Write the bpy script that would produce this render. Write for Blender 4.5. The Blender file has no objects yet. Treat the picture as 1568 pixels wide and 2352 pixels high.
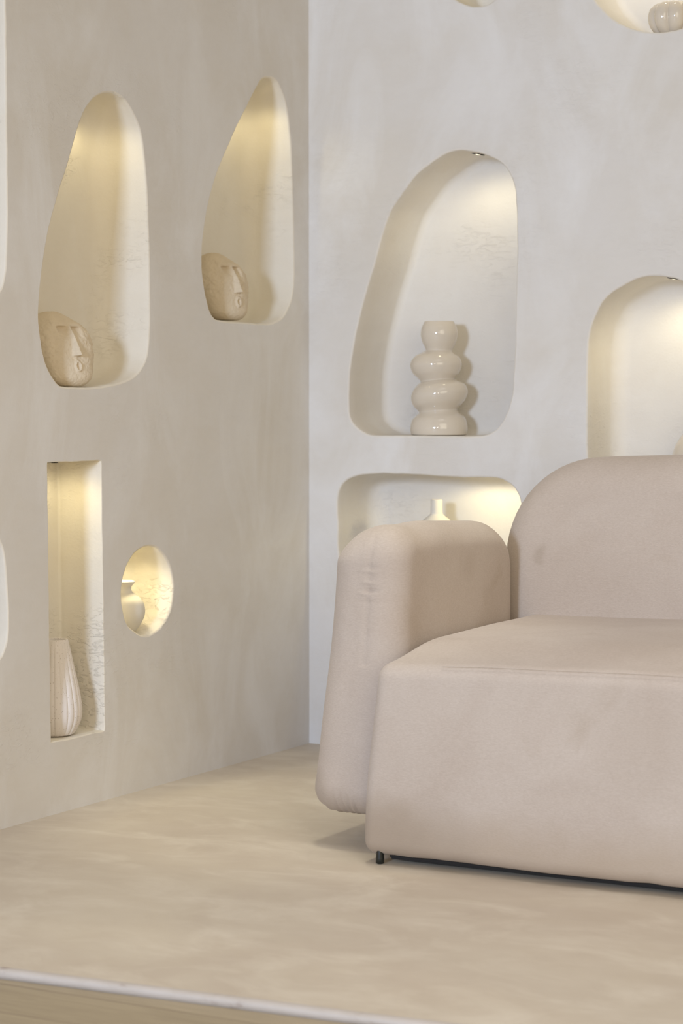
import bpy, bmesh, math, random
from mathutils import Vector, noise
C = bpy.context.scene.collection
random.seed(4)
PI = math.pi

# ------------------------------------------------------------------ camera geometry
W, H, F = 1568, 2352, 5000.0
YHOR, CX, CY = 926.0, 784.0, 1176.0
TH = math.atan(2716 / F); PITCH = math.atan((CY - YHOR) / F); HC = 0.97
XL, YB = -3.029, 5.384            # plane of the left wall, plane of the back wall

def ray(px, py):
    a = (px - CX) / F; b = -(py - CY) / F
    fw = math.cos(PITCH) + b * math.sin(PITCH); up = -math.sin(PITCH) + b * math.cos(PITCH)
    return (a * math.cos(TH) - fw * math.sin(TH), a * math.sin(TH) + fw * math.cos(TH), up)
def on_left(px, py, off=0.0):      # -> (y, z) on the left wall
    r = ray(px, py); t = (XL - off) / r[0]; return (r[1] * t, HC + r[2] * t)
def on_back(px, py, off=0.0):      # -> (x, z) on the back wall
    r = ray(px, py); t = (YB + off) / r[1]; return (r[0] * t, HC + r[2] * t)

# ------------------------------------------------------------------ helpers
def link(name, me, mat, parent=None):
    o = bpy.data.objects.new(name, me); C.objects.link(o)
    if mat: me.materials.append(mat)
    if parent: o.parent = parent
    return o
def mesh_from(verts, faces, smooth=True, sharp=None):
    me = bpy.data.meshes.new('m'); me.from_pydata([tuple(v) for v in verts], [], faces)
    bm = bmesh.new(); bm.from_mesh(me)
    bmesh.ops.recalc_face_normals(bm, faces=bm.faces)
    bm.to_mesh(me); bm.free()
    for p in me.polygons: p.use_smooth = smooth
    if sharp: me.set_sharp_from_angle(angle=math.radians(sharp))
    return me
def empty(name, loc, label, cat, group=None):
    o = bpy.data.objects.new(name, None); C.objects.link(o); o.location = loc
    o.empty_display_size = .05
    tag(o, label, cat, group); return o
def tag(o, label, cat, group=None):
    o['label'] = label; o['category'] = cat
    if group: o['group'] = group
def struct(o, label=None, cat=None):
    o['kind'] = 'structure'
    if label: o['label'] = label
    if cat: o['category'] = cat
    return o
def sstep(a, b, x):
    t = max(0, min(1, (x - a) / (b - a))); return t * t * (3 - 2 * t)
def nz(x, y, z, s=1.0):
    return noise.noise(Vector((x * s, y * s, z * s)))

# ------------------------------------------------------------------ materials
def new_mat(name):
    m = bpy.data.materials.new(name); m.use_nodes = True
    nt = m.node_tree; b = nt.nodes['Principled BSDF']
    return m, nt, b
def N(nt, typ, **kw):
    n = nt.nodes.new(typ)
    for k, v in kw.items():
        if k in n.inputs: n.inputs[k].default_value = v
        else: setattr(n, k, v)
    return n
def coords(nt, scale=(1, 1, 1)):
    t = N(nt, 'ShaderNodeTexCoord'); mp = N(nt, 'ShaderNodeMapping'); mp.inputs['Scale'].default_value = scale
    nt.links.new(t.outputs['Object'], mp.inputs['Vector']); return mp.outputs['Vector']
def noise_n(nt, vec, scale, detail=4, rough=.55, dist=0):
    n = N(nt, 'ShaderNodeTexNoise'); nt.links.new(vec, n.inputs['Vector'])
    n.inputs['Scale'].default_value = scale; n.inputs['Detail'].default_value = detail
    n.inputs['Roughness'].default_value = rough; n.inputs['Distortion'].default_value = dist
    return n.outputs['Fac']
def ramp(nt, fac, stops):
    r = N(nt, 'ShaderNodeValToRGB'); nt.links.new(fac, r.inputs['Fac'])
    e = r.color_ramp.elements
    while len(e) < len(stops): e.new(.5)
    for el, (p, c) in zip(e, stops): el.position = p; el.color = (*c, 1)
    return r.outputs['Color']
def mix(nt, fac, a, b, mode='MIX'):
    m = N(nt, 'ShaderNodeMix', data_type='RGBA', blend_type=mode)
    def put(sock, v):
        if hasattr(v, 'is_linked'): nt.links.new(v, sock)
        elif isinstance(v, (int, float)): sock.default_value = v
        else: sock.default_value = (*v, 1)
    put(m.inputs[0], fac); put(m.inputs[6], a); put(m.inputs[7], b)
    return m.outputs[2]
def mathn(nt, op, a, b):
    m = N(nt, 'ShaderNodeMath', operation=op)
    for i, v in enumerate((a, b)):
        if hasattr(v, 'is_linked'): nt.links.new(v, m.inputs[i])
        else: m.inputs[i].default_value = v
    return m.outputs[0]
def bump(nt, b, height, strength, dist):
    n = N(nt, 'ShaderNodeBump'); n.inputs['Strength'].default_value = strength; n.inputs['Distance'].default_value = dist
    nt.links.new(height, n.inputs['Height']); nt.links.new(n.outputs['Normal'], b.inputs['Normal'])

def plaster(name, base, warm, light, bumps=.34):
    m, nt, b = new_mat(name)
    v = coords(nt); vs = coords(nt, (1, 1, .45)); vd = coords(nt, (1.0, 1.0, 2.2))
    n1 = noise_n(nt, v, 2.1, 6, .62, .4); n2 = noise_n(nt, vs, 4.5, 5, .6, .8); n3 = noise_n(nt, vd, 16, 6, .65, .5)
    c = mix(nt, ramp(nt, n1, [(.38, (0, 0, 0)), (.66, (1, 1, 1))]), base, warm)
    c = mix(nt, ramp(nt, n2, [(.45, (0, 0, 0)), (.72, (.75, .75, .75))]), c, light)
    c = mix(nt, .10, c, ramp(nt, n3, [(.3, (.5, .48, .45)), (.7, (.95, .94, .92))]), 'SOFT_LIGHT')
    nt.links.new(c, b.inputs['Base Color'])
    b.inputs['Roughness'].default_value = .62; b.inputs['Specular IOR Level'].default_value = .25
    h1 = noise_n(nt, vd, 34, 6, .6, 1.6); h2 = noise_n(nt, v, 140, 3, .5, 0); h3 = noise_n(nt, v, 7, 4, .5, .5)
    hr = mathn(nt, 'MULTIPLY', ramp(nt, h1, [(.52, (0, 0, 0)), (.66, (1, 1, 1))]), ramp(nt, noise_n(nt, v, 3.4, 3, .5, .3), [(.50, (.04, .04, .04)), (.66, (1, 1, 1))]))
    h = mathn(nt, 'ADD', mathn(nt, 'MULTIPLY', hr, .6), mathn(nt, 'ADD', mathn(nt, 'MULTIPLY', h2, .25), mathn(nt, 'MULTIPLY', h3, 1.6)))
    bump(nt, b, h, bumps, .0025)
    return m
M = {}
M['wall'] = plaster('lime plaster', (.735, .715, .69), (.70, .665, .61), (.815, .812, .81))
M['niche'] = plaster('lamp-tinted niche plaster', (.80, .755, .665), (.785, .73, .625), (.82, .785, .71), .8)  # same paint as the wall; warm lamp glow and bounce tinted into the colour
M['niche_pale'] = plaster('pale lamp-tinted niche plaster', (.775, .745, .70), (.76, .72, .66), (.80, .78, .74), .6)  # back-wall niches: wall paint again, with a fainter warm glow in the colour

def floor_mat():
    m, nt, b = new_mat('microcement floor')
    v = coords(nt); vs = coords(nt, (.75, 1.15, 1))
    n1 = noise_n(nt, v, 1.6, 5, .6, .5); n2 = noise_n(nt, vs, 5.5, 6, .62, .7); n3 = noise_n(nt, vs, 12, 5, .6, .3)
    c = mix(nt, ramp(nt, n1, [(.35, (0, 0, 0)), (.68, (1, 1, 1))]), (.61, .54, .435), (.535, .46, .375))
    c = mix(nt, ramp(nt, n2, [(.47, (0, 0, 0)), (.70, (.75, .75, .75))]), c, (.70, .635, .53))
    c = mix(nt, .16, c, ramp(nt, n3, [(.3, (.45, .42, .4)), (.7, (.95, .95, .92))]), 'SOFT_LIGHT')
    sp = N(nt, 'ShaderNodeTexVoronoi'); nt.links.new(v, sp.inputs['Vector']); sp.inputs['Scale'].default_value = 3.2
    dots = ramp(nt, sp.outputs['Distance'], [(.008, (1, 1, 1)), (.014, (0, 0, 0))])
    c = mix(nt, dots, c, (.2, .16, .12))
    nt.links.new(c, b.inputs['Base Color'])
    b.inputs['Roughness'].default_value = .5; b.inputs['Specular IOR Level'].default_value = .3
    bump(nt, b, noise_n(nt, v, 9, 5, .55, .4), .15, .004)
    return m
M['floor'] = floor_mat()

def plank_mat():
    m, nt, b = new_mat('oak planks')
    v = coords(nt)
    br = N(nt, 'ShaderNodeTexBrick'); nt.links.new(v, br.inputs['Vector'])
    br.offset = .37; br.inputs['Scale'].default_value = 1.0; br.inputs['Brick Width'].default_value = 1.2
    br.inputs['Row Height'].default_value = .14; br.inputs['Mortar Size'].default_value = .0025; br.inputs['Mortar Smooth'].default_value = .3
    br.inputs['Color1'].default_value = (.40, .335, .235, 1); br.inputs['Color2'].default_value = (.35, .29, .20, 1); br.inputs['Mortar'].default_value = (.24, .19, .13, 1)
    g = noise_n(nt, coords(nt, (2.2, 16, 1)), 3.5, 6, .6, .8)
    c = mix(nt, .35, br.outputs['Color'], ramp(nt, g, [(.3, (.3, .27, .22)), (.7, (.8, .76, .68))]), 'SOFT_LIGHT')
    nt.links.new(c, b.inputs['Base Color']); b.inputs['Roughness'].default_value = .5
    return m
M['plank'] = plank_mat()

def trim_mat():
    m, nt, b = new_mat('painted step edge')
    v = coords(nt); n = noise_n(nt, coords(nt, (4, 4, 14)), 3, 6, .65, .3)
    c = ramp(nt, n, [(.33, (.36, .29, .25)), (.42, (.50, .45, .405)), (.75, (.56, .51, .47))])
    nt.links.new(c, b.inputs['Base Color']); b.inputs['Roughness'].default_value = .5
    bump(nt, b, noise_n(nt, v, 60, 4), .2, .002)
    return m
M['trim'] = trim_mat()

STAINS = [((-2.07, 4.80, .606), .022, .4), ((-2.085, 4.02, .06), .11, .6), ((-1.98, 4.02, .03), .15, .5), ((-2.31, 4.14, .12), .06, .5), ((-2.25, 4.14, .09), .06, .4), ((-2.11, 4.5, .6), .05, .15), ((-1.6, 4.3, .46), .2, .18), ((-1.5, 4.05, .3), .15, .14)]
def fabric_mat():
    m, nt, b = new_mat('beige velour')
    v = coords(nt); n1 = noise_n(nt, v, 3.0, 5, .6, .5); n2 = noise_n(nt, coords(nt, (1, 1, 2.5)), 150, 4, .7, 0)
    c = mix(nt, ramp(nt, n1, [(.36, (0, 0, 0)), (.7, (1, 1, 1))]), (.50, .425, .365), (.555, .485, .425))
    st = noise_n(nt, v, 6.5, 3, .5, .6)
    c = mix(nt, ramp(nt, st, [(.60, (0, 0, 0)), (.76, (.5, .5, .5))]), c, (.44, .365, .295))
    c = mix(nt, .30, c, ramp(nt, n2, [(.32, (.38, .37, .35)), (.68, (.78, .77, .76))]), 'SOFT_LIGHT')
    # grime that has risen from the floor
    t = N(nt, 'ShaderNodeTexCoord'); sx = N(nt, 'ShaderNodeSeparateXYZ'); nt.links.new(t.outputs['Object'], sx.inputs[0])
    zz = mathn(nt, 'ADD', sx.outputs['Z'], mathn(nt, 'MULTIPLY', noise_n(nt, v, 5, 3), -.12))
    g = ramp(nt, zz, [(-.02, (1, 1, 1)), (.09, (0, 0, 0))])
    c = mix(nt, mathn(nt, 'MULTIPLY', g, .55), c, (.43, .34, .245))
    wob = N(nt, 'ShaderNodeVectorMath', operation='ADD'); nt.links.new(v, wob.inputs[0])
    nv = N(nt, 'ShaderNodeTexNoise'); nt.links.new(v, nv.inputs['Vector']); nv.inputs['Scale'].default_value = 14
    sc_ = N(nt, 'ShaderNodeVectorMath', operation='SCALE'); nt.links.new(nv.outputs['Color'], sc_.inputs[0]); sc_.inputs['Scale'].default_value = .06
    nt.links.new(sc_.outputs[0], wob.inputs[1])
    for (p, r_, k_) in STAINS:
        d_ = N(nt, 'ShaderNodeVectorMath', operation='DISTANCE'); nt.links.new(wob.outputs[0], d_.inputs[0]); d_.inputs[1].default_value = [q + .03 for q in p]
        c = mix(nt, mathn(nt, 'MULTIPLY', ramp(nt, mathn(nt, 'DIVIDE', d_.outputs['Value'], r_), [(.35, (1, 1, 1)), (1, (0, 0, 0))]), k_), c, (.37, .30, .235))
    nt.links.new(c, b.inputs['Base Color'])
    b.inputs['Roughness'].default_value = .95; b.inputs['Specular IOR Level'].default_value = .1
    b.inputs['Sheen Weight'].default_value = .12; b.inputs['Sheen Roughness'].default_value = .5
    bump(nt, b, n2, .35, .0015)
    return m
M['fabric'] = fabric_mat()

def simple(name, col, rough, spec=.5, bs=0, scale=60, coat=0, speck=None, var=.06):
    m, nt, b = new_mat(name); v = coords(nt)
    n = noise_n(nt, v, scale * .35, 4)
    c = mix(nt, n, tuple(x * (1 - var) for x in col), tuple(min(1, x * (1 + var)) for x in col))
    if speck:
        s = N(nt, 'ShaderNodeTexVoronoi'); nt.links.new(coords(nt, (1, 1, .55)), s.inputs['Vector']); s.inputs['Scale'].default_value = speck[0]
        c = mix(nt, ramp(nt, s.outputs['Distance'], [(.10, (1, 1, 1)), (.2, (0, 0, 0))]), c, speck[1])
    nt.links.new(c, b.inputs['Base Color'])
    b.inputs['Roughness'].default_value = rough; b.inputs['Specular IOR Level'].default_value = spec
    b.inputs['Coat Weight'].default_value = coat; b.inputs['Coat Roughness'].default_value = .05
    if bs: bump(nt, b, noise_n(nt, v, scale, 5, .65), bs, .002)
    return m
M['stone'] = simple('sandstone', (.74, .64, .49), .9, .1, 1.0, 130)
M['glaze'] = simple('cream glaze', (.71, .64, .54), .10, .5, 0, 8, .4, var=.02)
M['chalk'] = simple('matt white ceramic', (.80, .765, .69), .75, .2, .08, 90)
M['ribbed'] = simple('speckled stoneware', (.80, .745, .70), .8, .2, .2, 160, speck=(230, (.50, .42, .36)))
M['black'] = simple('black plastic', (.012, .014, .012), .35)
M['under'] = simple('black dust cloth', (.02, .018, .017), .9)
def lens_mat():
    m, nt, b = new_mat('lit lens'); v = coords(nt)
    c = mix(nt, noise_n(nt, v, 50), (1, .86, .62), (1, .9, .68))
    nt.links.new(c, b.inputs['Base Color']); nt.links.new(c, b.inputs['Emission Color']); b.inputs['Emission Strength'].default_value = 3
    return m
M['lens'] = lens_mat()

# ------------------------------------------------------------------ niche outlines (traced, then laid on the wall planes)
def catmull(P, n=10):
    out = []; L = len(P)
    for i in range(L):
        p0, p1, p2, p3 = (Vector(P[(i + k - 1) % L]) for k in range(4))
        for j in range(n):
            t = j / n
            out.append(.5 * ((2 * p1) + (p2 - p0) * t + (2 * p0 - 5 * p1 + 4 * p2 - p3) * t * t + (3 * p1 - p0 - 3 * p2 + p3) * t ** 3))
    return out
def resample(P, n):
    L = len(P); d = [0]
    for i in range(L): d.append(d[-1] + (P[(i + 1) % L] - P[i]).length)
    out = []; k = 0
    for i in range(n):
        s = d[-1] * i / n
        while d[k + 1] < s: k += 1
        f = (s - d[k]) / max(1e-9, d[k + 1] - d[k]); out.append(P[k].lerp(P[(k + 1) % L], f))
    return out
def ccw(P):
    a = sum(P[i].x * P[(i + 1) % len(P)].y - P[(i + 1) % len(P)].x * P[i].y for i in range(len(P)))
    return P if a > 0 else P[::-1]
def normals_in(P):
    L = len(P); out = []
    for i in range(L):
        t = P[(i + 1) % L] - P[i - 1]; out.append(Vector((-t.y, t.x)).normalized())
    return out
def radii(P, r0):
    L = len(P); R = []
    for i in range(L):
        a, b, c = P[i - 4], P[i], P[(i + 4) % L]
        ar = ((b - a).x * (c - a).y - (b - a).y * (c - a).x) / 2
        R.append(r0 if ar < 1e-8 else min(r0, .55 * (a - b).length * (b - c).length * (c - a).length / (4 * ar)))
    for _ in range(14): R = [min(R[i], (R[i - 1] + 2 * R[i] + R[(i + 1) % L]) / 4) for i in range(L)]
    for _ in range(4): R = [(R[i - 1] + 2 * R[i] + R[(i + 1) % L]) / 4 for i in range(L)]
    return R

LEFT = {
 'tall': dict(d=.138, r=.05, p=[(248,213),(265,216),(283,228),(297,247),(317,288),(327,334),(334,407),(338,494),(341,586),(342,678),(342,747),(338,807),(328,839),(308,864),(275,878),(230,887),(184,890),(147,888),(131,880),(110,843),(97,797),(90.5,742),(90,710),(94,655),(106,563),(119,504),(138,435),(156,380),(170,329),(184,283),(197,251),(214,228),(232,216)]),
 'pointed': dict(d=.142, r=.045, p=[(615,178.5),(631,184),(643,203),(654,233),(662,279),(667,334),(670,426),(673,540),(674,632),(671,673),(663,701),(647,729),(629,740),(606,743),(551,740),(505,736),(492,729),(480,708),(471,669),(465,623),(465,572),(471,517),(480,467),(496,407),(514,361),(542,297),(569,242),(588,205),(599,186),(607,180)]),
 'slot': dict(d=.128, r=.012, sharp=True, p=[(109,1063),(232,1058),(240,1678),(117,1706)]),
 'oval': dict(d=.135, r=.03, p=[(346,1255),(359,1258),(375,1274),(385.5,1292),(393.5,1315),(397,1342.5),(396,1368),(392,1396),(382,1421),(369,1440),(350,1455),(336,1460),(321,1457),(310,1450),(298,1440),(289,1424),(283,1402),(280,1376),(280,1352),(283,1328),(292,1300),(300.5,1284),(313,1267),(325,1260),(335,1256)]),
 'edge upper': dict(d=.14, r=.05, p=[(10,0),(12,150),(14,350),(15,520),(13,600),(8,640),(0,665),(-30,690),(-90,700),(-150,690),(-185,640),(-190,540),(-170,350),(-140,150),(-110,0),(-80,-100),(-40,-150),(-10,-120),(4,-60)]),
 'edge lower': dict(d=.14, r=.05, p=[(0,1245),(10,1290),(16,1370),(18,1430),(15,1470),(8,1495),(0,1511),(-25,1535),(-60,1540),(-90,1500),(-100,1400),(-85,1290),(-55,1220),(-25,1210)]),
}
BACK = {
 'arch': dict(d=.215, r=.022, p=[(1057,346),(1088.5,349),(1120,358),(1147,371),(1165,390),(1177,416),(1182.5,448),(1186,511),(1186,596),(1183.5,701),(1181,807),(1177,886),(1170,928),(1160,955),(1144,981),(1120,998),(1088,1002),(1020,1001.5),(951,1001),(867,1000),(840,996),(819,981),(804,960),(801,928),(802,870),(809,812),(819,759),(835,691),(851,638),(867,580),(882.5,527),(898,485),(925,443),(951,408),(983,379),(1015,358),(1036,348.6)]),
 'low': dict(d=.22, r=.05, p=[(898,1088),(951,1090.5),(1015,1094),(1078,1097),(1131,1097),(1157,1104),(1178,1118),(1191,1140),(1197,1172),(1198,1230),(1194,1290),(1184,1325),(1160,1345),(1100,1353),(1000,1352),(900,1351),(835,1348),(808,1336),(790,1312),(780,1284),(776,1250),(776,1198),(775,1155),(778,1129),(790,1108),(814,1095),(846,1089.5)]),
 'right': dict(d=.20, r=.045, p=[(1500,634),(1532,636),(1568,646),(1605,667),(1632,705),(1645,760),(1650,830),(1651,950),(1650,1080),(1645,1130),(1630,1155),(1600,1166),(1500,1166),(1410,1162),(1378,1155),(1358,1135),(1350,1100),(1349,1050),(1348,986),(1349,881),(1350,807),(1355,765),(1366,728),(1382,696),(1405,672),(1432,655),(1463,640)]),
 'pebble': dict(d=.20, r=.022, p=[(1366.6,0),(1384,22),(1406,42),(1435,60),(1467,70.6),(1507,74),(1536,72),(1568,64.5),(1605,50),(1645,20),(1678,-40),(1690,-130),(1670,-215),(1620,-265),(1550,-285),(1470,-275),(1400,-240),(1360,-185),(1342,-120),(1346,-55)]),
 'small': dict(d=.20, r=.02, p=[(1047,0),(1060,7),(1076,12.7),(1094,14.5),(1112,11.6),(1127,5.4),(1138,-5),(1150,-35),(1153,-90),(1138,-150),(1105,-185),(1065,-180),(1030,-140),(1018,-85),(1022,-40),(1033,-14)]),
}
RIM = .005
def build_niche(cfg, conv, to3, name, parent, mat):
    P = [Vector(conv(*q)) for q in cfg['p']]
    if cfg.get('sharp'): P = resample(P, 160)
    else: P = resample(catmull(P), 180)
    P = ccw(P); nn = normals_in(P); R = radii(P, cfg['r']) if not cfg.get('sharp') else [cfg['r'] * .6] * len(P)
    rim = .0025 if cfg.get('sharp') else RIM
    # hand-trowelled waviness of the edge
    P = [p + n * (.0016 * nz(p.x, p.y, .3, 22) + .0008 * nz(p.x, p.y, 4, 70)) for p, n in zip(P, nn)]
    d = cfg['d']; rings = []
    for a in (0, 30, 60, 90):
        a = math.radians(a); rings.append([(-rim * (1 - math.sin(a)), rim * (1 - math.cos(a)))] * len(P))
    for k in range(1, 6):
        rings.append([(0, rim + (d - r - rim) * k / 5) for r in R])
    for k in range(1, 9):
        a = PI / 2 * k / 8; rings.append([(r * (1 - math.cos(a)), d - r + r * math.sin(a)) for r in R])
    rings.append([(r + .0015, d) for r in R])
    verts, faces = [], []; L = len(P)
    for rg in rings:
        for p, n, (i, dep) in zip(P, nn, rg): verts.append(to3(p.x + n.x * i, p.y + n.y * i, dep))
    for k in range(len(rings) - 1):
        for i in range(L):
            j = (i + 1) % L; faces.append((k * L + i, k * L + j, (k + 1) * L + j, (k + 1) * L + i))
    faces.append(tuple((len(rings) - 1) * L + i for i in range(L)))
    me = mesh_from(verts, faces, True, 50 if cfg.get('sharp') else None)
    o = link(name, me, mat, parent)
    cfg['P'] = P
    return [p + n * (-rim) for p, n in zip(P, nn)]
def wall_mesh(u0, u1, v0, v1, holes, to3):
    bm = bmesh.new(); edges = []
    def loop(pts):
        vs = [bm.verts.new(to3(p[0], p[1], 0)) for p in pts]
        for i in range(len(vs)): edges.append(bm.edges.new((vs[i], vs[(i + 1) % len(vs)])))
    def seg(a, b, n): return [(a[0] + (b[0] - a[0]) * i / n, a[1] + (b[1] - a[1]) * i / n) for i in range(n)]
    loop(seg((u0, v0), (u1, v0), 12) + seg((u1, v0), (u1, v1), 10) + seg((u1, v1), (u0, v1), 12) + seg((u0, v1), (u0, v0), 10))
    for h in holes: loop(h)
    bmesh.ops.triangle_fill(bm, use_beauty=True, use_dissolve=False, edges=edges)
    # drop triangles that fell inside holes
    me = bpy.data.meshes.new('m'); bmesh.ops.recalc_face_normals(bm, faces=bm.faces); bm.to_mesh(me); bm.free()
    return me
l3 = lambda u, v, d: (XL - d, u, v)
b3 = lambda u, v, d: (u, YB + d, v)
wl = bpy.data.objects.new('wall_left', bpy.data.meshes.new('wl')); C.objects.link(wl); struct(wl, 'warm beige lime plaster wall with tall leaf-shaped, slot and oval niches', 'wall')
wb = bpy.data.objects.new('wall_back', bpy.data.meshes.new('wb')); C.objects.link(wb); struct(wb, 'pale white lime plaster wall behind the sofa with rounded niches', 'wall')
NL = {'tall': 'tall leaf-shaped niche', 'pointed': 'narrow pointed niche', 'slot': 'tall rectangular niche', 'oval': 'small oval niche', 'edge upper': 'niche cut by the left edge, upper', 'edge lower': 'niche cut by the left edge, lower'}
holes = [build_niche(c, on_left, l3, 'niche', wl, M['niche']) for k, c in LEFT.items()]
wl.data = wall_mesh(1.2, YB, 0, 2.95, holes, l3); wl.data.materials.append(M['wall'])
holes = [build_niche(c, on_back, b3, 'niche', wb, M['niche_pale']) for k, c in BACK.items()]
wb.data = wall_mesh(XL, 1.8, 0, 2.95, holes, b3); wb.data.materials.append(M['wall'])

# ------------------------------------------------------------------ floor, step edge, lower floor
SL = .0746
def edge_y(x): return 2.974 + SL * (x + 2.284)
fl = link('floor', mesh_from([(XL, edge_y(XL), 0), (1.8, edge_y(1.8), 0), (1.8, YB, 0), (XL, YB, 0)], [(0, 1, 2, 3)], False), M['floor'])
struct(fl, 'smooth beige microcement platform floor under the sofa', 'floor')
vs, fs = [], []
prof = [(.004, .0004), (-.005, .0004), (-.0095, -.002), (-.012, -.006), (-.012, -.0165), (.02, -.0165)]
nx = 60
for i in range(nx + 1):
    x = XL + (1.8 - XL) * i / nx
    for (dy, dz) in prof: vs.append((x, edge_y(x) + dy + .0012 * nz(x, dz * 40, 1, 3), dz + .0008 * nz(x, dz * 60, 7, 4)))
for i in range(nx):
    for k in range(len(prof) - 1):
        a = i * len(prof) + k; fs.append((a, a + 1, a + 1 + len(prof), a + len(prof)))
struct(link('trim_1', mesh_from(vs, fs), M['trim']), 'pale worn rounded edge strip of the platform', 'trim')
lf = link('floor', mesh_from([(-3.6, -.5, 0), (1.8, -.5, 0), (1.8, 3.6, 0), (-3.6, 3.6, 0)], [(0, 1, 2, 3)], False), M['plank'])
lf.location = (0, 0, -.0165); struct(lf, 'tan wood plank floor below the platform edge', 'floor')
lf.rotation_euler[2] = 0.0

# ------------------------------------------------------------------ cushions: rounded outline lofted through a thickness
def rrect(a0, a1, b0, b1, rad, inset, nseg=14, nedge=16):
    # rad = radii for (a1,b1),(a0,b1),(a0,b0),(a1,b0)
    cor = [(a1, b1, 0), (a0, b1, 90), (a0, b0, 180), (a1, b0, 270)]
    sg = [(-1, -1), (1, -1), (1, 1), (-1, 1)]; pts = []
    arcs = []
    for (ca, cb, st), (sa, sb), r in zip(cor, sg, rad):
        rr = max(r - inset, .004); ca += sa * (inset + rr); cb += sb * (inset + rr)
        arcs.append([(ca + rr * math.cos(math.radians(st + 90 * k / nseg)), cb + rr * math.sin(math.radians(st + 90 * k / nseg))) for k in range(nseg + 1)])
    for i in range(4):
        pts += arcs[i]; p, q = arcs[i][-1], arcs[(i + 1) % 4][0]
        for k in range(1, nedge): pts.append((p[0] + (q[0] - p[0]) * k / nedge, p[1] + (q[1] - p[1]) * k / nedge))
    return pts
def cushion(a0, a1, b0, b1, rad, t0, t1, r, to3, bulge=.0, nside=10, ncap=12, nedge=16, warp=None):
    half = min(a1 - a0, b1 - b0) / 2 - .03
    prof = []                                   # (inset, t)
    capi = [r + (half - r) * (1 - k / ncap) for k in range(ncap)]
    def bl(i): return bulge * sstep(0, .35, i - r + .02)
    for i in capi: prof.append((i, t0 - bl(i)))
    for k in range(11):
        a = PI / 2 * k / 10; prof.append((r * (1 - math.sin(a)), t0 + r * (1 - math.cos(a))))
    for k in range(1, nside): prof.append((0, t0 + r + (t1 - t0 - 2 * r) * k / nside))
    for k in range(11):
        a = PI / 2 * k / 10; prof.append((r * (1 - math.cos(a)), t1 - r + r * math.sin(a)))
    for i in capi[::-1]: prof.append((i, t1 + bl(i)))
    verts, faces = [], []
    for (i, t) in prof:
        ring = rrect(a0, a1, b0, b1, rad, i, nedge=nedge); L = len(ring)
        for (a, b) in ring: verts.append(to3(a, b, t))
    for k in range(len(prof) - 1):
        for i in range(L):
            j = (i + 1) % L; faces.append((k * L + i, k * L + j, (k + 1) * L + j, (k + 1) * L + i))
    faces.append(tuple(range(L))); faces.append(tuple((len(prof) - 1) * L + i for i in range(L)))
    if warp: verts = [warp(*v) for v in verts]
    return mesh_from(verts, faces)

SX0, SX1 = -2.140, -.46                       # seat
SY, BY = 4.02, 4.80                            # front of the seat, front of the backrest
sofa = empty('sofa', (-1.3, 4.5, 0), 'low rounded two-seat sofa in worn beige velour standing before the back wall', 'sofa')
def sub(name, me, mat, parent=sofa):
    o = link(name, me, mat, None); o.parent = parent
    o.matrix_parent_inverse.translation = Vector((1.3, -4.5, 0)); return o
def seat_warp(x, y, z):
    t = sstep(.0, .44, z)
    x2 = x + (.035 if x < -1.3 else -.035) * t * sstep(.45, .84, abs(x + 1.3))
    z2 = z
    if z > .3:                                                      # crown of the seat
        z2 += (z - .3) / .13 * (.032 * sstep(SY, SY + .26, y) + .006 * nz(x, y, 0, 3) + .012 * sstep(-2.05, -1.5, x) * (1 - sstep(-1.1, -.55, x)))
    y2 = y
    if y < SY + .2: y2 += .006 * nz(x, z, 3, 3.2) - .010 * math.sin(PI * min(1, max(0, z / .43)))
    if z < .10: z2 += (1 - z / .10) * (.004 * nz(x, 2, y, 9) + .003 * nz(x, 5, y, 23))
    return (x2, y2, z2)
seat = sub('seat', cushion(SX0, SX1, .018, .43, (.035, .035, .03, .03), SY, 4.95, .032, lambda a, b, t: (a, t, b), .0, 26, 10, 40, seat_warp), M['fabric'])
# seam along the front of the seat
def tube(pts, r, n=6):
    verts, faces = [], []
    for i, p in enumerate(pts):
        t = (Vector(pts[min(i + 1, len(pts) - 1)]) - Vector(pts[max(i - 1, 0)])).normalized()
        s = t.cross(Vector((0, 0, 1))).normalized(); u = s.cross(t)
        for k in range(n): verts.append(Vector(p) + (s * math.cos(2 * PI * k / n) + u * math.sin(2 * PI * k / n)) * r)
    for i in range(len(pts) - 1):
        for k in range(n): faces.append((i * n + k, i * n + (k + 1) % n, (i + 1) * n + (k + 1) % n, (i + 1) * n + k))
    return mesh_from(verts, faces)

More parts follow.
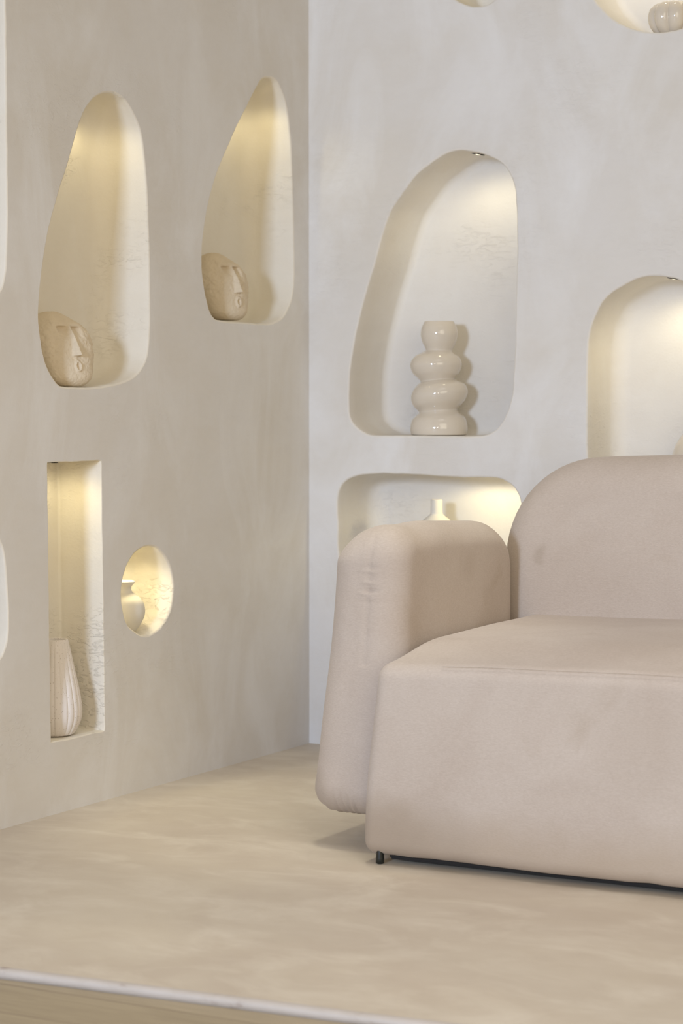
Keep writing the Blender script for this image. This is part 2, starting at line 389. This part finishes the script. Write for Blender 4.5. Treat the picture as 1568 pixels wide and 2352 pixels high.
def seam_pt(x):
    X, Y, Z = seat_warp(x, SY + .006, .424)
    return (X, Y - .001, Z + .002)
sm = sub('seam', tube([seam_pt(SX0 + .17 + i * (SX1 - SX0 - .34) / 90) for i in range(91)], .0008), M['fabric'])
def arm_me(mir):
    A0, A1, ZT = 4.165, 4.79, .705
    def warp(x, y, z):
        # x runs 0 (inner) .. .175 (outer)
        k = 1 - sstep(.05, .66, z)
        out = x + .028 * k * (x / .17)                    # swells outward to the bottom
        y2 = y - .045 * k * (1 - sstep(A0, A0 + .5, y))   # front leans forward at the foot
        z2 = z
        if z > .6:
            q = sstep(.6, .69, z)
            z2 += q * (-.014 * sstep(4.35, 4.75, y) - .004 * math.exp(-((y - 4.30) / .05) ** 2) + .003 * nz(x, y, z, 9))
            z2 -= q * sstep(.07, .175, x) * .030            # outer shoulder lower
        if y < A0 + .12 and x > .072:                      # outer half of the front turns away at the seam
            y2 += .16 * (x - .072) * (1 - sstep(A0 + .02, A0 + .12, y)) * sstep(.08, .2, z)
        # puckers at the front roll
        s = (z - .40) / .30
        if 0 < s < 1 and y < A0 + .08:
            amp = .0022 * math.exp(-((x - .070) / .016) ** 2) * sstep(.25, .6, s) * max(0, .6 + 1.4 * nz(0, 3, z, 24))
            y2 += amp * (math.sin(z * 300 + 9 * nz(x, 0, z, 9)) + .5 * math.sin(z * 470 + 2 + 5 * nz(1, 0, z, 12)))
            y2 += .003 * math.exp(-((x - .072) / .008) ** 2)
        if z < .16 and y < A0 + .15:
            y2 += .004 * (1 - sstep(.07, .15, z)) * math.sin(x * 420 + 3 * nz(x, 1, z, 20))
        y2 += .004 * nz(x, z, y, 6)
        out *= 1.07
        X = (-2.118 - out) if not mir else (-.482 + out)
        X += (.02 * (1 - sstep(.1, .45, z)) * (-1 if not mir else 1)) * (1 - x / .175)
        return (X, y2, z2)
    return cushion(A0, A1, .072, ZT, (.13, .085, .06, .06), 0, .175, .062, lambda a, b, t: (t, a, b), .006, 14, 12, 150, warp)
arm = sub('armrest', arm_me(False), M['fabric']); sub('armrest', arm_me(True), M['fabric'])
def back_warp(x, y, z):
    y2 = y + .02 * sstep(.45, .85, z) + .006 * nz(x, z, 0, 3)
    z2 = z + .012 * sstep(-2.1, -1.6, x) * sstep(.6, .84, z) * (1 - sstep(-1.0, -.5, x))
    return (x, y2, z2)
back = sub('backrest', cushion(-2.187, -.45, .35, .838, (.235, .235, .06, .06), BY, 5.07, .085, lambda a, b, t: (a, t, b), .012, 8, 14, 40, back_warp), M['fabric'])
# black underside, feet
def box_me(x0, x1, y0, y1, z0, z1, bev=.004):
    bm = bmesh.new(); bmesh.ops.create_cube(bm, size=1)
    for v in bm.verts: v.co = Vector(((x0 + x1) / 2 + v.co.x * (x1 - x0), (y0 + y1) / 2 + v.co.y * (y1 - y0), (z0 + z1) / 2 + v.co.z * (z1 - z0)))
    if bev: bmesh.ops.bevel(bm, geom=bm.edges[:], offset=bev, segments=2, affect='EDGES')
    me = bpy.data.meshes.new('m'); bm.to_mesh(me); bm.free(); return me
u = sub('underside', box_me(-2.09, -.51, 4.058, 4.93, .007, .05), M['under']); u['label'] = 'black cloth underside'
def lathe(prof, n=48, cx=0, cy=0, rib=None):
    verts, faces = [], []
    for (r, z) in prof:
        for k in range(n):
            a = 2 * PI * k / n; rr = r * (rib(a, z) if rib else 1)
            verts.append((cx + rr * math.cos(a), cy + rr * math.sin(a), z))
    for i in range(len(prof) - 1):
        for k in range(n): faces.append((i * n + k, i * n + (k + 1) % n, (i + 1) * n + (k + 1) % n, (i + 1) * n + k))
    faces.append(tuple(range(n))); faces.append(tuple((len(prof) - 1) * n + k for k in range(n)))
    return mesh_from(verts, faces, True, 60)
for (fx, fy) in ((-2.1, 4.036), (-.5, 4.036), (-2.07, 4.88), (-.53, 4.88)):
    f_ = sub('foot', lathe([(.006, 0), (.009, .002), (.009, .012), (.006, .04)], 20, fx, fy), M['black']); f_['label'] = 'small black plastic foot'

# ------------------------------------------------------------------ ceramics
def smooth_prof(P, n=8):
    out = []
    for i in range(len(P) - 1):
        p0 = Vector(P[max(i - 1, 0)]); p1 = Vector(P[i]); p2 = Vector(P[i + 1]); p3 = Vector(P[min(i + 2, len(P) - 1)])
        for j in range(n):
            t = j / n; q = .5 * ((2 * p1) + (p2 - p0) * t + (2 * p0 - 5 * p1 + 4 * p2 - p3) * t * t + (3 * p1 - p0 - 3 * p2 + p3) * t ** 3)
            out.append((max(q.x, .001), q.y))
    out.append(P[-1]); return out
def place(name, me, mat, loc, label, cat, rz=0, group=None):
    o = link(name, me, mat); o.location = loc; o.rotation_euler[2] = rz; tag(o, label, cat, group); return o

# fluted vase in the slot niche
y, _ = on_left(129, 1650, .062); zb = on_left(117, 1706)[1] + .001
pr = smooth_prof([(.034, 0), (.046, .004), (.0605, .032), (.0640, .062), (.0585, .105), (.0465, .160), (.0370, .205), (.0315, .228)], 9) + [(.0305, .2305), (.0275, .230), (.026, .224), (.032, .17), (.042, .09), (.02, .03)]
def flute(a, z):
    return 1 - .030 * (1 - abs(math.cos(a * 11))) ** 1.5 * 1.3 * (1 - sstep(.205, .226, z) * .8)
place('fluted_vase', lathe(pr, 264, rib=flute), M['ribbed'], (XL - .064, y, zb), 'pinkish white fluted stoneware vase standing in the tall rectangular niche', 'vase')

# wide-rimmed vase in the oval niche
y, _ = on_left(285, 1410, .068)
pr = smooth_prof([(.024, 0), (.036, .006), (.051, .030), (.0565, .052), (.051, .076), (.034, .093), (.0235, .100)], 8) + smooth_prof([(.0215, .106), (.0225, .114), (.0285, .1215), (.0300, .1255), (.0285, .1285), (.022, .1292)], 5) + [(.0195, .127), (.019, .11), (.03, .09), (.045, .05), (.02, .01)]
place('round_vase', lathe(pr, 64), M['chalk'], (XL - .072, y, .3935), 'squat matt white vase with flat flared rim lit from above in small oval niche', 'vase')

# stacked bubble vase in the arch niche
x0, _ = on_back(1008, 900, .105)
zb = on_back(1008, 1001)[1] + .0005
K = [  # height, radius, x offset, tilt about the depth axis
 (.000, .074, .000, .00), (.004, .0785, .000, .00), (.022, .0805, .000, .01), (.045, .0745, -.001, .04), (.061, .0590, -.003, .08), (.067, .0545, -.003, .10),
 (.074, .0590, -.002, .10), (.091, .0740, .000, .12), (.113, .0805, .001, .12), (.134, .0725, .000, .12), (.148, .0560, -.003, .11), (.153, .0490, -.004, .10),
 (.160, .0540, -.006, .06), (.176, .0670, -.009, .03), (.198, .0725, -.010, .01), (.218, .0630, -.007, -.02), (.231, .0450, -.003, -.02), (.236, .0380, -.001, .00),
 (.243, .0395, .000, .0), (.260, .0475, .000, .0), (.281, .0520, .000, .0), (.300, .0490, .000, .0), (.313, .0430, .000, .0), (.3165, .0415, .000, .0), (.3155, .0390, .0, .0), (.300, .0440, .0, .0), (.270, .045, 0, 0), (.243, .03, 0, 0)]
rows = []
for i in range(len(K) - 1):
    p0, p1, p2, p3 = (Vector(K[max(0, min(len(K) - 1, i + q))]) for q in (-1, 0, 1, 2))
    for j in range(6):
        t = j / 6; rows.append(.5 * ((2 * p1) + (p2 - p0) * t + (2 * p0 - 5 * p1 + 4 * p2 - p3) * t * t + (3 * p1 - p0 - 3 * p2 + p3) * t ** 3))
rows.append(Vector(K[-1])); n = 64; vs, fs = [], []
for (h, r, ox, tl) in rows:
    for k in range(n):
        a = 2 * PI * k / n; vs.append((ox + r * math.cos(a) * math.cos(tl), r * math.sin(a), h + r * math.cos(a) * math.sin(tl)))
for i in range(len(rows) - 1):
    for k in range(n): fs.append((i * n + k, i * n + (k + 1) % n, (i + 1) * n + (k + 1) % n, (i + 1) * n + k))
fs.append(tuple(range(n))); fs.append(tuple((len(rows) - 1) * n + k for k in range(n)))
place('bubble_vase', mesh_from(vs, fs), M['glaze'], (x0, YB + .105, zb), 'glossy cream vase of four stacked bulging rings standing in tall arched niche', 'vase')

# bottle in the low niche (lower body behind the armrest)
x0, _ = on_back(1002, 1180, .1); zb = on_back(1000, 1352)[1] + .001; zt = on_back(1002, 1147, .1)[1]
hb = zt - zb
pr = smooth_prof([(.034, 0), (.046, .006), (.064, .05), (.068, .095), (.058, hb - .085), (.042, hb - .062), (.0205, hb - .044), (.0170, hb - .036), (.0165, hb - .015), (.0165, hb - .003), (.0150, hb), (.0125, hb - .001)], 6) + [(.012, hb - .02), (.012, hb - .05)]
place('bottle_vase', lathe(pr, 64), M['chalk'], (x0, YB + .1, zb), 'matt white bottle vase with slim neck rising behind the sofa armrest', 'vase')

# round vase in the right-hand niche, cut by the frame
x0, _ = on_back(1612, 1000, .1); zb = on_back(1500, 1166)[1] + .001
pr = smooth_prof([(.040, 0), (.055, .006), (.076, .06), (.082, .10), (.074, .15), (.055, .185), (.034, .205), (.026, .218), (.028, .235), (.034, .245), (.030, .247)], 7) + [(.022, .235), (.02, .215)]
place('round_vase', lathe(pr, 64), M['glaze'], (x0, YB + .1, zb), 'rounded beige vase half hidden behind sofa backrest in the niche at right', 'vase')

# lobed pot in the pebble niche
x0, _ = on_back(1546, 40, .1); zb = on_back(1507, 74)[1]
R = 50 / 800.
def lobes(a, z): return .80 + .20 * abs(math.cos(4 * (a - .48))) ** .55
zb2 = on_back(1520, 73)[1] + .004
pr = smooth_prof([(.028, 0), (.044, .003), (.060, .022), (.0665, .045), (.062, .068), (.046, .083), (.026, .087), (.018, .082)], 8)
place('lobed_pot', lathe(pr, 192, rib=lobes), M['glaze'], (x0, YB + .1, zb2), 'glossy beige lobed pot standing in round niche at the top right corner', 'pot')

# carved heads
def head_me(slope, seed):
    nu, nv = 220, 170; verts, faces = [], []; Hh = .172
    for j in range(nv + 1):
        t = j / nv
        # half widths (across) and half depths by height 0 (base) .. 1 (crown)
        w = .058 + .024 * sstep(0, .55, t); dp = .047 + .010 * sstep(0, .6, t)
        cap = 1.0
        if t > .62: q = (t - .62) / .38; cap = math.sqrt(max(0, 1 - q ** 2.4))
        if t < .16: q = (.16 - t) / .16; cap = math.sqrt(max(0, 1 - (q * .86) ** 2))
        z = Hh * t
        for i in range(nu):
            a = 2 * PI * i / nu - PI
            ca, sa = math.cos(a), math.sin(a)
            ex = 2.4
            rr = (abs(ca / dp) ** ex + abs(sa / w) ** ex) ** (-1 / ex) * cap
            x, y_ = rr * ca, rr * sa
            if ca > 0:
                f = sstep(.15, .6, ca)
                # nose wedge
                zb_, zt_ = .075, .142
                if zb_ - .006 < z < zt_ + .004:
                    s = (zt_ - z) / (zt_ - zb_); hw = .0035 + .0085 * max(0, s); hgt = .003 + .017 * max(0, s)
                    edge = sstep(zb_ - .005, zb_, z)
                    x += f * hgt * edge * max(0, 1 - (abs(y_) / hw) ** 1.5) if abs(y_) < hw else 0
                # brow overhang: sockets cut below z=.142
                e = math.exp(-((abs(y_) - .021) / .014) ** 2) * sstep(.147, .140, z) * (1 - sstep(.139, .112, z)) if z < .15 else 0
                sock = math.exp(-((abs(y_) - .020) / .0135) ** 4) * (sstep(.108, .139, z) * (1 - sstep(.1405, .1445, z)))
                x -= f * .011 * sock
                x += f * .003 * math.exp(-((z - .149) / .006) ** 2) * (1 if abs(y_) < .045 else 0)
                # mouth: a raised ring
                my, mz = y_, z - .048
                q = math.sqrt((my / .0085) ** 2 + (mz / .0125) ** 2)
                x += f * .006 * math.exp(-((q - .85) / .30) ** 2); x -= f * .004 * math.exp(-(q / .45) ** 2)
            x += slope * (.55 - t)                       # the chin juts forward, the forehead leans back
            rough = .0016 * nz(x, y_, z + seed, 60) + .0014 * nz(x, y_, z + seed, 150)
            rough *= (.4 + .6 * sstep(.04, .09, z)); k = 1 + rough / .05
            zz = z + (.010 * (1 - abs(y_) / .07) - .012 * (y_ / .07)) * sstep(.8, 1, t) + .002 * nz(x, y_, seed, 30) * sstep(.7, 1, t)
            verts.append((x * k, y_ * k, zz))
    for j in range(nv):
        for i in range(nu): faces.append((j * nu + i, j * nu + (i + 1) % nu, (j + 1) * nu + (i + 1) % nu, (j + 1) * nu + i))
    faces.append(tuple(range(nu))); faces.append(tuple(nv * nu + i for i in range(nu)))
    return mesh_from(verts, faces)
hy = on_left(175, 800, .013)[0] + .027
place('stone_head', head_me(.062, 0), M['stone'], (XL - .078, hy, 1.0105), 'sandy carved stone head with an open round mouth in the left tall niche', 'sculpture', -.30, 'carved heads in the leaf-shaped niches')
hy2, _ = on_left(531, 680, .045)
place('stone_head', head_me(.045, 5), M['stone'], (XL - .078, hy2, 1.1935), 'worn carved stone head with blurred features in the pointed niche near corner', 'sculpture', -.2, 'carved heads in the leaf-shaped niches')

# ------------------------------------------------------------------ recessed niche spotlights
def spot_fitting(loc, rot, label):
    e = empty('niche_spotlight', loc, label, 'spotlight', 'recessed niche spotlights'); e.rotation_euler = rot
    h = link('housing', lathe([(.010, -.001), (.0175, -.003), (.0185, 0), (.0175, .012), (.010, .014)], 32), M['black'], e)
    l = link('lens', lathe([(.001, -.0035), (.007, -.003), (.0085, -.001), (.006, .004)], 24), M['lens'], e); l['label'] = 'bright warm lens'
    return e
def top_at(cfg, u):
    best = None
    P = cfg['P']
    for i in range(len(P)):
        a, b = P[i], P[(i + 1) % len(P)]
        if (a.x - u) * (b.x - u) <= 0 and abs(a.x - b.x) > 1e-9:
            z = a.y + (b.y - a.y) * (u - a.x) / (b.x - a.x); s = (b.y - a.y) / (b.x - a.x)
            if best is None or z > best[0]: best = (z, s)
    return best
ux, _ = on_back(1098, 360, .085); z, s = top_at(BACK['arch'], ux)
spot_fitting((ux, YB + .085, z), (0, -math.atan(s), 0), 'small black recessed spotlight at the top of the tall arched niche')
ux3, _ = on_back(1548, 641, .055); z3, s3 = top_at(BACK['right'], ux3)
spot_fitting((ux3, YB + .055, z3), (0, -math.atan(s3), 0), 'small black recessed spotlight at the top of the niche beside right edge')
uy, _ = on_left(128, 1063, .03); z4, s4 = top_at(LEFT['slot'], uy)
spot_fitting((XL - .045, uy + .0, z4), (math.atan(s4), 0, 0), 'small black recessed spotlight in the ceiling of the tall rectangular niche')

# ------------------------------------------------------------------ lights
WARM = (1, .85, .48); PALE = (1, .90, .68); MIDW = (1, .88, .58)
def lamp(name, typ, loc, energy, col, target=None, **kw):
    d = bpy.data.lights.new(name, typ); d.energy = energy; d.color = col
    for k, v in kw.items(): setattr(d, k, v)
    o = bpy.data.objects.new(name, d); C.objects.link(o); o.location = loc
    if target is not None: o.rotation_euler = (Vector(target) - Vector(loc)).to_track_quat('-Z', 'Y').to_euler()
    return o
lamp('key_light', 'AREA', (-1.75, -2.4, 1.75), 236, (.61, .75, 1.0), (-2.3, 5.0, 1.0), shape='SQUARE', size=.8)
lamp('warm_side_light', 'AREA', (1.9, .6, 2.2), 86, (1, .92, .74), (-2.2, 4.6, .7), shape='SQUARE', size=3.2)
lamp('second_lamp', 'AREA', (.35, -2.4, 1.95), 24, (1, .86, .74), (-2.3, 5.0, 1.0), shape='SQUARE', size=.28)
lamp('ceiling_light', 'AREA', (-1.3, 3.6, 2.9), 7.0, (1, .95, .92), (-1.55, 3.75, 0), shape='SQUARE', size=1.2, spread=math.radians(95))
lamp('downlight', 'SPOT', (-2.3, 4.3, 2.8), 58, (1, .96, .78), (-2.42, 4.42, 0), spot_size=math.radians(28), spot_blend=.25, shadow_soft_size=.16)
lamp('downlight', 'SPOT', (-2.0, 1.9, 2.8), 24, (1, .93, .76), (-2.0, 1.95, 0), spot_size=math.radians(55), spot_blend=.12, shadow_soft_size=.05)
def niche_lamp(loc, tgt, e, ang=168, col=WARM, rad=.012, blend=.6):
    lamp('niche_lamp', 'SPOT', loc, e, col, tgt, spot_size=math.radians(ang), spot_blend=blend, shadow_soft_size=rad)
niche_lamp((ux, YB + .05, z - .03), (ux + .05, YB + .12, z - .5), .95, 165, MIDW, .03)
niche_lamp((ux3 + .03, YB + .05, z3 - .04), (ux3 + .04, YB + .12, z3 - .4), 1.15, 172, MIDW, .03)
sx_, sz_ = on_back(1090, -178); niche_lamp((sx_, YB + .07, sz_ - .03), (sx_, YB + .11, sz_ - .3), .16, 165, WARM)
bx, bz = on_back(1075, 1110); niche_lamp((bx, YB + .085, bz - .004), (bx, YB + .10, bz - .4), .95, 176, WARM, .01, .3)
px_, pz_ = on_back(1520, -230); niche_lamp((px_, YB + .09, pz_ - .03), (px_, YB + .12, pz_ - .4), 1.0, 160, PALE)
niche_lamp((XL - .05, uy + .02, z4 - .02), (XL - .09, uy + .06, z4 - .5), .55)
a, b_ = on_left(255, 235); niche_lamp((XL - .05, a, b_ - .02), (XL - .07, a, b_ - .5), .5)
a, b_ = on_left(613, 205); niche_lamp((XL - .05, a, b_ - .015), (XL - .07, a, b_ - .5), .5)
a, b_ = on_left(340, 1270); niche_lamp((XL - .05, a, b_ - .012), (XL - .07, a - .01, b_ - .3), .75)

wd = bpy.data.worlds.new('World'); bpy.context.scene.world = wd; wd.use_nodes = True
bg = wd.node_tree.nodes['Background']; bg.inputs[0].default_value = (1.0, .74, .42, 1); bg.inputs[1].default_value = .22

# ------------------------------------------------------------------ camera
cam = bpy.data.cameras.new('Camera'); co = bpy.data.objects.new('Camera', cam); C.objects.link(co)
cam.sensor_fit = 'VERTICAL'; cam.sensor_height = 36; cam.lens = F / H * 36
co.location = (0, 0, HC); co.rotation_euler = (PI / 2 - PITCH, 0, TH)
cam.dof.use_dof = True; cam.dof.focus_distance = 5.0; cam.dof.aperture_fstop = 4.8
sc = bpy.context.scene; sc.camera = co
sc.view_settings.view_transform = 'Standard'; sc.view_settings.look = 'None'; sc.view_settings.exposure = 0
